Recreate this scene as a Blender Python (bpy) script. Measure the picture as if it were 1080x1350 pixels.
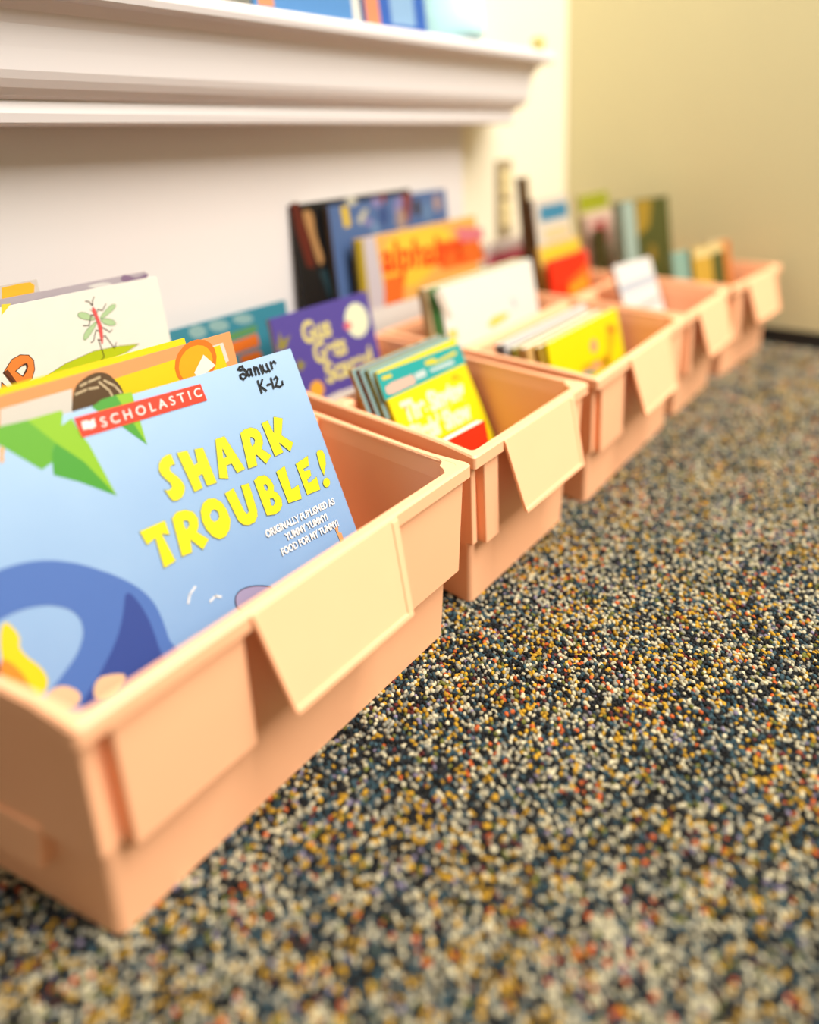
import bpy, bmesh, math, random
import numpy as np
from mathutils import Matrix, Vector
from mathutils.geometry import tessellate_polygon

for o in list(bpy.data.objects):
    bpy.data.objects.remove(o)
scn = bpy.context.scene
COL = scn.collection
CM = 0.01                      # every length below is in centimetres
rng = random.Random(7)

# ------------------------------------------------------------------ camera
F_PX, PITCH, ROLL, YAW = 949.09, .2372, -.0394, .6798
CAM = Vector((-10.3612, -27.3654, 38.5094))
PPY = 400.27
fw = Vector((math.cos(YAW)*math.cos(PITCH), math.sin(YAW)*math.cos(PITCH), -math.sin(PITCH)))
rt = Vector((math.sin(YAW), -math.cos(YAW), 0))
up = rt.cross(fw)
r2 = rt*math.cos(ROLL) + up*math.sin(ROLL)
u2 = -rt*math.sin(ROLL) + up*math.cos(ROLL)
cd = bpy.data.cameras.new('camera')
cam = bpy.data.objects.new('camera', cd)
COL.objects.link(cam)
m = Matrix((r2, u2, -fw)).transposed().to_4x4()
m.translation = CAM*CM
cam.matrix_world = m
cd.sensor_fit = 'VERTICAL'
cd.sensor_height = 36
cd.lens = F_PX/1350*36
cd.shift_y = (PPY-675)/1350
cd.clip_start = .01
cd.dof.use_dof = True
cd.dof.focus_distance = .525
cd.dof.aperture_fstop = cd.lens/17
scn.camera = cam

# ------------------------------------------------------------------ light
world = bpy.data.worlds.new('room_light'); scn.world = world
world.use_nodes = True
bg = world.node_tree.nodes['Background']
bg.inputs[0].default_value = (1.0, .83, .58, 1)
bg.inputs[1].default_value = .30

def ceiling_lamp(loc, target, sx, sy, power, col=(1, .95, .87)):
    l = bpy.data.lights.new('ceiling_lamp', 'AREA')
    l.shape = 'RECTANGLE'; l.size = sx; l.size_y = sy; l.energy = power; l.color = col
    o = bpy.data.objects.new('ceiling_lamp', l); COL.objects.link(o)
    o.location = Vector(loc)*CM
    o.rotation_euler = (Vector(target)-Vector(loc)).to_track_quat('-Z', 'Y').to_euler()
    return o
ceiling_lamp((72, -150, 250), (50, 0, 0), 1.0, 2.2, 160)
scn.view_settings.view_transform = 'Standard'
scn.view_settings.look = 'None'
scn.view_settings.exposure = 0.28
scn.view_settings.gamma = 1.0
scn.view_settings.use_curve_mapping = False

ART = {
 'title': [[[(12.72,19.95),(12.76,19.2),(12.57,19.25),(12.37,19.15),(12.32,18.96),(12.44,18.72),(12.67,18.39),(12.84,18.01),(12.9,17.63),(12.75,17.3),(12.5,17.06),(12.17,16.98),(11.86,17.06),(11.72,17.37),(11.64,17.69),(11.53,17.95),(11.73,17.82),(11.93,17.82),(12.08,17.92),(12.06,18.19),(11.84,18.56),(11.67,18.91),(11.63,19.26),(11.78,19.64),(12.05,19.87),(12.38,19.98)]],[[(13.11,19.88),(13.83,19.79),(13.96,18.72),(14.24,18.79),(14.33,19.7),(14.93,19.62),(15.06,17.07),(14.33,17.12),(14.29,17.98),(13.99,17.94),(14.01,17.1),(13.39,17.07)]],[[(15.97,19.85),(16.68,19.84),(17.34,17.21),(16.67,17.16),(16.52,17.9),(16.11,17.9),(15.94,17.02),(15.33,17.29)],[(16.24,19.11),(16.35,18.46),(16.07,18.43)]],[[(17.89,19.65),(18.25,19.79),(18.78,19.79),(19.17,19.57),(19.38,19.2),(19.39,18.72),(19.29,18.38),(19.05,18.09),(19.61,17.38),(18.99,16.97),(18.53,17.82),(18.4,17.79),(18.3,17.1),(17.58,17.13)],[(18.53,19.15),(18.72,19.05),(18.79,18.82),(18.64,18.6),(18.41,18.49),(18.41,18.84)]],[[(19.73,19.78),(20.26,19.83),(20.41,18.8),(20.84,19.94),(21.51,19.59),(20.94,18.46),(21.65,17.65),(21.17,17.11),(20.54,18.05),(20.61,17.27),(19.85,17.22)]],[[(9.28,16.11),(10.96,16.14),(10.98,15.18),(10.52,15.44),(10.81,13.54),(9.99,13.45),(10.06,15.36),(9.47,15.17)]],[[(11.43,16.07),(11.83,16.33),(12.43,16.24),(12.88,15.92),(13.04,15.4),(12.92,14.94),(12.69,14.62),(13.28,13.89),(12.68,13.43),(12.13,14.36),(11.96,13.58),(11.26,13.61)],[(12.07,15.63),(12.27,15.61),(12.39,15.43),(12.31,15.2),(12.08,15.06),(12.03,15.32)]],[[(13.35,15.77),(13.68,16.18),(14.1,16.32),(14.56,16.17),(14.93,15.75),(15.1,15.12),(15.11,14.43),(14.82,13.87),(14.4,13.57),(13.96,13.58),(13.58,13.92),(13.32,14.51),(13.23,15.15)],[(13.87,15.29),(14.09,15.51),(14.31,15.5),(14.47,15.24),(14.43,14.92),(14.22,14.77),(14,14.78),(13.84,15.03)]],[[(15.33,16.21),(16.05,16.3),(16.25,14.58),(16.38,14.32),(16.56,14.46),(16.63,16.27),(17.24,16.2),(17.16,14.28),(17.04,13.9),(16.73,13.61),(16.24,13.58),(15.85,13.77),(15.61,14.15)]],[[(17.66,16.23),(18.08,16.39),(18.58,16.29),(18.88,15.91),(18.99,15.36),(18.85,15.01),(19.08,14.74),(19.21,14.24),(19.1,13.85),(18.76,13.55),(18.31,13.49),(17.72,13.66)],[(18.24,15.69),(18.45,15.67),(18.52,15.39),(18.35,15.21),(18.24,15.35)],[(18.36,14.63),(18.61,14.55),(18.67,14.27),(18.42,14.08),(18.29,14.18)]],[[(19.53,16.18),(20.33,16.33),(20.22,14.59),(20.88,14.7),(20.75,13.68),(19.62,13.79)]],[[(21.24,16.15),(22.45,16.35),(22.25,15.63),(21.71,15.6),(21.72,15.41),(22.23,15.33),(22.14,14.9),(21.71,14.76),(21.71,14.46),(22.54,14.68),(22.48,13.7),(21.28,13.76)]],[[(23.24,16.28),(23.46,16.43),(23.79,16.33),(23.88,15.89),(23.69,15.25),(23.18,14.51),(23.12,15.23)]],[[(23.47,13.86),(23.36,13.71),(23.2,13.63),(23.04,13.64),(22.91,13.74),(22.86,13.9),(22.89,14.08),(23,14.23),(23.16,14.31),(23.33,14.3),(23.45,14.2),(23.51,14.04)]]],
 'leafL': [[[(5.24,24.72),(7.18,24.73),(7.23,24.51),(6.93,23.82),(7.61,24.09),(7.83,22.95),(8.09,22.31),(8.7,18.67),(6.27,22.94)]],[[(10.58,24.71),(11.61,24.61),(11.57,23.86),(11.47,21),(10.8,23.67)]]],
 'leafM': [[[(2.07,24.52),(3.77,24.81),(5.24,24.72),(6.33,22.92),(6.04,22.56),(5.84,21.9),(5.17,21.65),(3.49,23.77)]]],
 'leafD': [[[(6.33,22.92),(7.52,21.29),(8.7,18.67),(6.94,20.23),(5.68,21.15),(5.82,21.91),(6,22.5)]],[[(8.93,24.39),(9.62,24.67),(10.58,24.71),(10.76,23.97),(11.47,21),(10.33,22.64)]]],
 'star': [[[(3.49,23.77),(3.65,23.46),(3.48,23.14),(3.45,22.83),(3.2,22.73)]]],
 'banner': [[[(7.73,24.05),(16.29,23.82),(16.36,22.58),(7.83,22.74)]]],
 'icon': [[[(8.06,23.69),(8.45,23.68),(8.49,23.56),(8.84,23.69),(8.8,23.15),(8.45,23.07),(8.41,23.14),(8.03,23.18)]]],
 'wave': [[[(-0.45,16.74),(-0.05,16.91),(0.36,17.04),(0.77,17.13),(1.19,17.18),(1.62,17.2),(2.04,17.18),(2.47,17.13),(2.89,17.05),(3.3,16.94),(3.71,16.8),(4.1,16.63),(4.47,16.45),(4.83,16.23),(5.19,16),(5.54,15.75),(5.89,15.47),(6.24,15.17),(6.59,14.85),(6.95,14.52),(7.29,14.16),(7.64,13.79),(7.94,13.42),(8.2,13.05),(8.42,12.69),(8.6,12.32),(8.74,11.96),(8.84,11.59),(8.9,11.23),(8.93,10.87),(8.95,10.53),(8.96,10.19),(8.96,9.88),(8.95,9.59),(9,9.29),(9.11,8.99),(9.26,8.69),(9.47,8.39),(9.56,8.13),(9.55,7.9),(9.42,7.72),(9.17,7.57),(8.74,7.45),(8.12,7.36),(7.31,7.29),(6.31,7.25),(5.32,7.36),(4.35,7.62),(3.39,8.03),(2.44,8.6),(1.84,9.08),(1.57,9.48),(1.64,9.79),(2.05,10.03),(2.45,10.25),(2.84,10.48),(3.23,10.7),(3.6,10.93),(3.93,11.17),(4.2,11.43),(4.41,11.71),(4.58,12),(4.68,12.3),(4.71,12.59),(4.69,12.88),(4.59,13.18),(4.45,13.45),(4.26,13.7),(4.01,13.93),(3.71,14.15),(3.39,14.34),(3.06,14.48),(2.71,14.6),(2.34,14.69),(1.97,14.74),(1.59,14.76),(1.2,14.74),(0.81,14.69),(0.43,14.62),(0.04,14.55),(-0.34,14.46),(-0.72,14.35),(-0.99,14.42),(-1.15,14.65),(-1.2,15.06),(-1.14,15.63),(-0.99,16.11),(-0.77,16.48)]]],
 'waveD': [[[(7.73,12.85),(7.88,12.48),(8,12.12),(8.09,11.75),(8.16,11.37),(8.21,11),(8.24,10.62),(8.25,10.26),(8.26,9.88),(8.25,9.52),(8.27,9.18),(8.29,8.87),(8.35,8.59),(8.42,8.34),(8.25,8.13),(7.84,7.96),(7.18,7.81),(6.27,7.71),(5.48,7.68),(4.8,7.74),(4.23,7.88),(3.78,8.1),(3.53,8.33),(3.48,8.58),(3.65,8.83),(4.02,9.09),(4.39,9.36),(4.77,9.65),(5.13,9.94),(5.49,10.25),(5.82,10.56),(6.11,10.87),(6.38,11.2),(6.61,11.53),(6.82,11.87),(7,12.21),(7.16,12.55),(7.3,12.89),(7.44,13.05),(7.58,13.04)]]],
 'fruit': [[[(1.31,14.39),(1.48,14.04),(1.58,13.73),(1.62,13.47),(1.59,13.25),(1.5,13.09),(1.51,12.85),(1.6,12.54),(1.78,12.15),(2.05,11.68),(2.22,11.27),(2.29,10.92),(2.27,10.62),(2.14,10.38),(1.99,10.24),(1.81,10.19),(1.6,10.25),(1.35,10.41),(1.13,10.64),(0.94,10.96),(0.76,11.34),(0.61,11.79),(0.54,12.29),(0.55,12.82),(0.64,13.39),(0.8,14),(0.97,14.38),(1.15,14.51)]]],
 'fruitD': [[[(0.63,12.77),(0.72,12.68),(0.81,12.57),(0.9,12.43),(1,12.27),(1.09,12.07),(1.18,11.87),(1.25,11.66),(1.31,11.43),(1.36,11.2),(1.41,10.98),(1.47,10.78),(1.53,10.59),(1.59,10.42),(1.6,10.32),(1.55,10.29),(1.43,10.34),(1.26,10.47),(1.08,10.65),(0.9,10.88),(0.72,11.18),(0.54,11.52),(0.42,11.84),(0.36,12.12),(0.36,12.37),(0.41,12.58),(0.48,12.72),(0.55,12.78)]]],
 'sand': [[[(2.42,10.16),(2.65,10.13),(2.86,10.05),(3.06,9.92),(3.25,9.73),(3.44,9.49),(3.54,9.28),(3.56,9.08),(3.5,8.93),(3.35,8.8),(3.16,8.76),(2.92,8.79),(2.63,8.91),(2.29,9.11),(2.06,9.31),(1.93,9.51),(1.9,9.71),(1.97,9.9),(2.08,10.04),(2.23,10.13)]],[[(4.86,9.46),(5.11,9.39),(5.35,9.31),(5.56,9.22),(5.76,9.12),(5.95,8.99),(6.02,8.87),(5.98,8.73),(5.82,8.61),(5.55,8.48),(5.28,8.4),(5.02,8.36),(4.74,8.37),(4.45,8.43),(4.27,8.54),(4.18,8.69),(4.2,8.9),(4.31,9.16),(4.46,9.34),(4.64,9.44)]]],
 'fin': [[[(13.57,9.21),(13.58,9.4),(13.62,9.57),(13.68,9.71),(13.76,9.82),(13.87,9.89),(13.99,9.95),(14.12,9.99),(14.28,10.01),(14.45,9.99),(14.64,9.97),(14.86,9.92),(15.08,9.85),(15.33,9.76),(15.56,9.65),(15.78,9.54),(15.99,9.41),(16.2,9.28),(16.31,9.07),(16.33,8.8),(16.26,8.46),(16.1,8.05),(15.83,7.84),(15.46,7.82),(14.98,8),(14.41,8.37),(13.98,8.69),(13.7,8.97)]]],
 'splash': [[(10.72,10.87),(10.98,11.28),(11.44,11.55)],[(12.06,10.31),(12.49,10.44),(12.8,10.24)]],
 'hand': [[[(22.51,10.69),(22.84,10.78),(22.7,10.31),(22.93,10.16),(22.91,9.64),(22.58,9.55),(22.55,10.14)]]],
 'scribble': [[(19.82,24.04),(19.81,24.18),(19.57,24.16),(19.41,24.04),(19.6,23.93),(19.89,23.91),(19.98,23.69),(19.87,23.39),(19.57,23.23),(19.39,23.39),(19.41,23.6),(19.67,23.64),(19.87,23.48)],[(20.36,23.81),(20.19,23.83),(20.04,23.68),(20.02,23.46),(20.12,23.35),(20.3,23.49),(20.38,23.77),(20.31,23.44),(20.38,23.31)],[(20.7,23.88),(20.65,23.28)],[(20.67,23.67),(20.85,23.81),(20.93,23.71),(20.94,23.26)],[(21.22,23.88),(21.24,23.23)],[(21.41,23.82),(21.38,23.42),(21.59,23.25),(21.81,23.41),(21.77,23.81)],[(21.81,23.41),(21.86,23.23)],[(22.17,23.87),(22.13,23.35)],[(22.18,23.7),(22.44,23.86),(22.56,23.69)],[(20.6,22.8),(20.59,21.9)],[(21,22.8),(20.8,22.52),(20.63,22.41),(20.82,22.19),(21,21.94)],[(21.27,22.31),(21.49,22.3)],[(21.73,22.7),(21.67,21.94)],[(21.98,22.58),(22.18,22.69),(22.26,22.5),(21.89,22.04),(22.21,21.89),(22.5,21.98),(22.55,22.22)]],
 'ibody': [[[(17.49,25.2),(17.58,25.3),(17.66,25.35),(17.73,25.34),(17.78,25.23),(17.81,25.03),(17.85,24.75),(17.9,24.42),(17.95,24.1),(18,23.79),(18,23.45),(17.95,23.08),(17.89,22.75),(17.82,22.44),(17.75,22.27),(17.7,22.22),(17.66,22.25),(17.64,22.34),(17.64,22.58),(17.65,22.95),(17.67,23.36),(17.68,23.8),(17.65,24.23),(17.57,24.66),(17.51,24.94),(17.47,25.08)]]],
 'iwing': [[[(16.33,25.04),(16.37,25.08),(16.42,25.11),(16.47,25.13),(16.54,25.14),(16.61,25.14),(16.69,25.13),(16.77,25.1),(16.85,25.06),(16.95,25.02),(17.05,24.94),(17.16,24.85),(17.27,24.73),(17.41,24.6),(17.5,24.49),(17.56,24.4),(17.59,24.34),(17.57,24.31),(17.54,24.29),(17.46,24.28),(17.37,24.3),(17.24,24.32),(17.12,24.36),(17.01,24.39),(16.9,24.44),(16.79,24.48),(16.7,24.53),(16.6,24.58),(16.52,24.63),(16.45,24.68),(16.39,24.74),(16.34,24.79),(16.31,24.85),(16.3,24.9),(16.29,24.95),(16.3,25)]],[[(18.25,24.58),(18.39,24.69),(18.54,24.8),(18.68,24.89),(18.81,24.98),(18.94,25.05),(19.05,25.11),(19.16,25.16),(19.27,25.18),(19.36,25.2),(19.44,25.19),(19.5,25.17),(19.54,25.14),(19.55,25.08),(19.55,25.03),(19.53,24.98),(19.49,24.92),(19.43,24.86),(19.35,24.8),(19.25,24.73),(19.13,24.66),(18.98,24.59),(18.83,24.51),(18.67,24.44),(18.49,24.36),(18.3,24.29),(18.16,24.25),(18.08,24.23),(18.03,24.26),(18.02,24.32),(18.06,24.39),(18.13,24.48)]],[[(18.15,24.21),(18.26,24.22),(18.37,24.22),(18.5,24.19),(18.64,24.14),(18.79,24.08),(18.93,24),(19.04,23.92),(19.12,23.84),(19.18,23.75),(19.21,23.68),(19.23,23.61),(19.2,23.56),(19.16,23.51),(19.08,23.49),(18.98,23.48),(18.86,23.5),(18.71,23.53),(18.58,23.58),(18.46,23.65),(18.35,23.72),(18.24,23.81),(18.16,23.9),(18.1,23.97),(18.06,24.04),(18.03,24.09),(18.04,24.14),(18.08,24.18)]],[[(17.64,24.08),(17.63,24.01),(17.58,23.93),(17.5,23.82),(17.39,23.69),(17.25,23.54),(17.11,23.39),(16.96,23.26),(16.82,23.14),(16.68,23.02),(16.56,22.95),(16.46,22.9),(16.39,22.89),(16.35,22.9),(16.32,22.94),(16.31,22.99),(16.31,23.07),(16.33,23.15),(16.37,23.24),(16.42,23.34),(16.49,23.43),(16.58,23.52),(16.67,23.61),(16.78,23.69),(16.89,23.77),(17.02,23.84),(17.14,23.91),(17.25,23.98),(17.37,24.04),(17.49,24.09),(17.58,24.12),(17.62,24.11)]]],
 'ileg': [[(17.85,24.8),(18,25.06),(18.35,24.89),(18.76,25.34)],[(17.57,24.66),(17.35,24.74),(16.99,23.95),(16.54,24.04)],[(17.98,23.6),(18.54,23.02),(18.79,23.16)],[(17.69,23.28),(17.46,23.45),(17.03,22.63),(16.84,22.59)],[(17.93,22.78),(18.08,22.86),(18.62,21.65),(18.87,22.07)],[(17.64,22.56),(17.46,22.69),(17.62,21.21),(17.28,20.94)],[(17.59,25.47),(17.44,25.82),(17.16,25.91)],[(17.64,25.46),(17.74,25.87),(17.92,26.1)]],
 'ieye': [[[(17.54,25.19),(17.51,25.12),(17.45,25.09),(17.4,25.1),(17.36,25.15),(17.36,25.23),(17.4,25.29),(17.45,25.33),(17.51,25.32),(17.54,25.26)]],[[(17.85,25.3),(17.82,25.23),(17.76,25.19),(17.7,25.21),(17.67,25.26),(17.67,25.34),(17.7,25.4),(17.76,25.44),(17.82,25.43),(17.85,25.37)]]],
 'ileaf': [[[(12.71,20.91),(14.49,21.49),(16.93,21.86),(19.1,21.72),(20.81,21.45),(19.54,21.02),(18.14,20.83),(16.78,20.63),(14.45,20.2)]]],
 'iP': [[[(9.96,22.05),(10.75,22.85),(11.39,23.03),(11.97,22.85),(12.23,22.38),(12.14,21.68),(11.79,21.05),(11.39,20.91),(10.66,20.93)],[(10.8,21.93),(11.26,22.19),(11.64,22.24),(11.63,21.96),(11.2,21.42)]],[[(9.7,21.42),(9.99,20.9),(9.57,20.88)]]],
 'iPd': [[[(9.96,22.05),(10.3,22.21),(10.78,20.92),(10.41,20.9)]],[[(11.25,22.3),(11.72,22.32),(11.76,22.05),(11.57,21.68),(11.19,21.36),(11.6,21.9),(11.63,22.22)]]],
 'iyel': [[[(10.99,26.96),(11.66,26.88),(10.81,26.17)]]],
 'owhite': [[[(5.35,23.47),(9.65,23.44),(9.07,21.27),(4.8,21.32)]],[[(19.9,23.57),(21.19,23.59),(21.3,22.14),(19.7,21.75)]]],
 'oyellow': [[[(12.41,23.29),(20.88,23.49),(21.03,21.68),(11.62,20.4)]]],
 'obrown': [[[(9.54,22.87),(9.64,23.12),(9.77,23.32),(9.89,23.49),(10.04,23.63),(10.21,23.72),(10.38,23.8),(10.57,23.88),(10.77,23.94),(10.98,23.99),(11.18,24.02),(11.38,24.02),(11.57,23.99),(11.76,23.94),(11.93,23.85),(12.09,23.74),(12.23,23.59),(12.36,23.4),(12.47,23.21),(12.58,23.02),(12.67,22.83),(12.75,22.63),(12.79,22.41),(12.8,22.16),(12.77,21.88),(12.7,21.58),(12.44,21.4),(11.98,21.35),(11.33,21.41),(10.48,21.6),(9.86,21.78),(9.45,21.96),(9.27,22.12),(9.32,22.27),(9.38,22.45),(9.45,22.65)]]],
 'ostripe': [[(11.79,23.36),(12.35,22.84),(12.62,22.29)],[(11.44,23.34),(11.94,22.62),(12.09,21.87)],[(10.23,23.47),(10.7,23.56),(11.52,23.66)],[(9.79,23.04),(10.59,23.14),(11.25,23.06)]],
 'ooval': [[[(19.71,21.69),(19.16,21.34),(18.55,21.17),(17.94,21.2),(17.42,21.41),(17.04,21.77),(16.85,22.25),(16.85,22.79),(17.06,23.33),(17.45,23.8),(17.98,24.16),(18.58,24.35),(19.19,24.35),(19.74,24.16),(20.15,23.8),(20.36,23.3),(20.36,22.74),(20.13,22.18)]]],
 'ooval2': [[[(19.46,21.79),(19.01,21.51),(18.51,21.37),(18.02,21.39),(17.6,21.55),(17.29,21.85),(17.14,22.24),(17.14,22.68),(17.31,23.11),(17.63,23.5),(18.06,23.79),(18.55,23.94),(19.05,23.94),(19.49,23.79),(19.81,23.49),(19.98,23.09),(19.98,22.64),(19.8,22.18)]]],
 'oletter': [[[(19.32,23.14),(20.07,22.12),(18.46,21.53),(18.23,22.06)]]],
 'garm': [[[(20.88,26.91),(20.94,27.02),(21,27.11),(21.07,27.18),(21.16,27.23),(21.26,27.25),(21.36,27.25),(21.48,27.21),(21.59,27.16),(21.71,27.09),(21.84,27.02),(21.97,26.95),(22.11,26.88),(22.25,26.83),(22.43,26.81),(22.65,26.82),(22.9,26.88),(23.19,26.97),(23.38,27),(23.47,26.96),(23.46,26.86),(23.36,26.69),(23.22,26.55),(23.07,26.44),(22.88,26.38),(22.68,26.34),(22.42,26.35),(22.12,26.38),(21.78,26.45),(21.39,26.56),(21.11,26.68),(20.95,26.79)]]],
 'gwhite': [[[(17.98,26.89),(18.09,26.9),(18.21,26.92),(18.37,26.94),(18.53,26.96),(18.72,26.97),(18.92,26.97),(19.14,26.96),(19.37,26.93),(19.62,26.88),(19.81,26.82),(19.96,26.75),(20.07,26.66),(20.12,26.56),(20.1,26.48),(20.02,26.43),(19.86,26.39),(19.63,26.38),(19.37,26.41),(19.07,26.47),(18.73,26.56),(18.37,26.69),(18.12,26.78),(17.98,26.85)]]],
 'y2y': [[[(11.75,27.93),(13.12,28),(13.87,27.96),(14.13,27.67),(13.84,26.66),(11.55,27)]]],
 'torange': [[[(33.84,16.85),(37.96,17.06),(38.08,15.67),(34.06,15.56)]],[[(35.28,15.23),(37.98,15.18),(38.17,14.1),(35.27,14.22)]]],
 'tgreen': [[[(34.06,17.86),(38.16,18.03),(37.99,17.22),(33.89,17.08)]]],
 'tpale': [[[(31.77,18.74),(31.48,18.39),(30.91,18.28),(30.27,18.44),(29.81,18.81),(29.7,19.25),(29.97,19.59),(30.54,19.72),(31.18,19.56),(31.65,19.19)]],[[(34.63,18.7),(34.3,18.39),(33.61,18.33),(32.82,18.52),(32.24,18.89),(32.08,19.31),(32.39,19.61),(33.07,19.68),(33.86,19.5),(34.46,19.13)]],[[(37.88,18.69),(37.54,18.42),(36.81,18.38),(35.97,18.58),(35.34,18.93),(35.16,19.32),(35.48,19.58),(36.19,19.63),(37.04,19.44),(37.68,19.08)]]],
 'gmoon': [[[(49.33,17.2),(49.14,16.52),(48.74,15.96),(48.18,15.59),(47.52,15.44),(46.86,15.54),(46.27,15.87),(45.82,16.38),(45.56,17.01),(45.52,17.69),(45.7,18.34),(46.08,18.89),(46.62,19.27),(47.26,19.44),(47.92,19.36),(48.53,19.06),(49,18.55),(49.28,17.9)]]],
 'gred': [[[(46.43,17.02),(46.15,16.72),(45.67,16.68),(45.28,16.93),(45.2,17.31),(45.48,17.61),(45.96,17.65),(46.36,17.41)]]],
 'gwhite2': [[[(38.11,10.5),(40.09,10.48),(42.19,10.57),(51.21,9.97),(49.6,3.57),(37.54,6.38)]]],
 'gorange': [[[(40.37,11.39),(40.09,10.95),(39.62,10.72),(39.1,10.74),(38.65,11.02),(38.41,11.48),(38.42,11.99),(38.69,12.43),(39.14,12.67),(39.67,12.65),(40.12,12.37),(40.38,11.91)]]],
 'gcactus': [[[(36.17,18.87),(36.34,17.88),(37.5,18.19),(36.51,16.89),(35.35,17.08)]],[[(37.98,15.53),(38.29,14.96),(38.74,14.84),(37.88,14.11),(37.28,14.76)]]],
 'steal': [[[(36.24,17.88),(49.29,17.44),(49.23,15.3),(36.07,15.37)]]],
 'spink': [[[(36.69,16.45),(37.64,16.63),(40.8,16.5),(40.85,15.63),(37.42,15.63),(36.66,15.81)]]],
 'swhite': [[[(41.1,16.49),(42.71,16.51),(42.67,15.81),(40.99,15.88)]],[[(43.33,16.25),(47.39,16.18),(47.32,15.72),(43.53,15.93)]]],
 'syel2': [[[(43.12,17.19),(44.67,17.13),(44.84,16.75),(48.29,16.91),(48.26,16.52),(44.68,16.49),(43.05,16.76)]],[[(36.76,17.49),(38.08,17.4),(38.08,17.09),(36.74,17.14)]]],
 'sred': [[[(43.94,8.17),(43.84,8.09),(43.74,8.02),(43.64,7.96),(43.51,7.91),(43.38,7.87),(43.24,7.84),(43.1,7.82),(42.95,7.81),(42.8,7.83),(42.66,7.84),(42.52,7.87),(42.38,7.91),(42.25,7.96),(42.12,8.02),(42.02,8.09),(41.91,8.16),(41.82,8.25),(41.74,8.34),(41.67,8.43),(41.62,8.54),(41.59,8.64),(41.57,8.75),(41.56,8.85),(41.57,8.95),(41.6,9.05),(41.64,9.14),(41.7,9.23),(41.77,9.32),(41.86,9.4),(41.95,9.47),(42.06,9.53),(42.18,9.58),(42.32,9.63),(42.45,9.66),(42.59,9.68),(42.73,9.69),(42.88,9.68),(43.02,9.67),(43.17,9.64),(43.31,9.61),(43.44,9.55),(43.57,9.49),(43.69,9.43),(43.8,9.35),(43.89,9.26),(43.97,9.17),(44.05,9.08),(44.1,8.98),(44.13,8.87),(44.15,8.77),(44.16,8.66),(44.14,8.55),(44.12,8.45),(44.07,8.35),(44.01,8.26)]]],
 'sstar': [[[(46.01,14.67),(46.9,14.74),(47.84,13.85),(46.97,14.2),(46.12,14.2)]]],
 'w3yel': [[[(64.54,13.4),(66.26,14.22),(70.05,13.99),(69.44,13.29),(65.86,12.88)]],[[(56.44,14.76),(57.99,14.57),(57.99,13.42),(56.48,13.8)]]],
 'w3blue': [[[(70.97,15.7),(72.11,15.46),(72.13,14.18),(71.5,14.1)]]],
 'w3tan': [[[(54.94,19.74),(56.29,19.66),(57.65,16.18),(56.48,15.97)]]],
 'y3o': [[[(71.68,13.68),(73.21,13.6),(74.66,12.68),(73.91,12),(72.21,10.13),(70.77,8.82),(68.82,9.37),(71.22,10.97)]],[[(64.04,10.72),(68.77,10.31),(72,9.62),(69.84,8.71),(63.37,10.02)]]],
 'y3p': [[[(68.56,11.85),(68.27,11.48),(67.8,11.28),(67.29,11.3),(66.87,11.53),(66.65,11.91),(66.69,12.33),(66.97,12.7),(67.43,12.9),(67.94,12.89),(68.37,12.66),(68.59,12.28)]],[[(66.19,10.11),(67.88,10.19),(69.13,9.1),(66.73,9.41)]]],
 'y3r': [[[(74.06,12.58),(73.78,12.44),(73.22,12.45),(72.59,12.61),(72.12,12.84),(72.01,13.07),(72.28,13.21),(72.83,13.2),(73.47,13.05),(73.94,12.81)]]],
 'y3b': [[[(63.52,9.89),(66.03,9.7),(67.34,8.87),(63.56,9.52)]]],
 'wbdot': [[[(67.68,13.31),(67.37,13.12),(66.74,13.11),(66.05,13.28),(65.56,13.57),(65.45,13.85),(65.75,14.04),(66.37,14.05),(67.06,13.89),(67.57,13.6)]]],
 'ayel': [[[(60.09,24.08),(60.67,24.34),(61.66,24.53),(63.09,24.64),(64.94,24.68),(67.23,24.64),(69.18,24.54),(70.78,24.37),(72.03,24.14),(72.94,23.83),(73.51,23.43),(73.75,22.94),(73.66,22.34),(73.24,21.65),(72.59,20.95),(71.71,20.26),(70.6,19.56),(69.26,18.85),(68.03,18.28),(66.91,17.83),(65.9,17.52),(65,17.32),(64,17.29),(62.91,17.4),(61.71,17.67),(60.42,18.1),(59.51,18.72),(58.95,19.55),(58.77,20.59),(58.97,21.83),(59.25,22.82),(59.62,23.57)]]],
 'ared': [[[(58.59,19.4),(62.87,19.31),(61.66,14.95),(57.97,15.4)]],[[(70.35,22.43),(80.91,21.71),(82.58,17.84),(71,18.24)]]],
 'apink': [[[(75.02,23.85),(82.16,22.94),(82.28,21.12),(76.03,21.62)]]],
 'bred': [[[(47.15,30.15),(48.32,30.18),(49.45,25.58),(49.72,22.1),(48.42,22.33),(47.47,26.65)]]],
 'btan': [[[(49.03,29.05),(49.28,29.09),(49.53,29.1),(49.76,29.05),(49.99,28.96),(50.22,28.8),(50.38,28.53),(50.47,28.12),(50.49,27.59),(50.46,26.92),(50.49,26.22),(50.6,25.48),(50.79,24.7),(51.04,23.88),(51.17,23.22),(51.16,22.73),(51.03,22.4),(50.77,22.24),(50.53,22.33),(50.31,22.67),(50.11,23.27),(49.92,24.12),(49.72,24.98),(49.5,25.85),(49.27,26.73),(49.02,27.62),(48.89,28.31),(48.9,28.78)]]],
 'bteal': [[[(50.29,21.51),(51.47,21.64),(52.25,18.11),(51.5,17.92)]]],
 'cyel': [[[(54.14,28.98),(55.35,29.02),(55.52,26.49),(54.4,26.38)]]],
 'cwhite': [[[(57.27,29.41),(57,29.09),(56.42,28.93),(55.74,29),(55.24,29.27),(55.1,29.62),(55.36,29.94),(55.94,30.09),(56.61,30.03),(57.12,29.77)]],[[(56.72,27.01),(58.21,28.29),(59.24,28.26),(57.63,26.39)]]],
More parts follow.
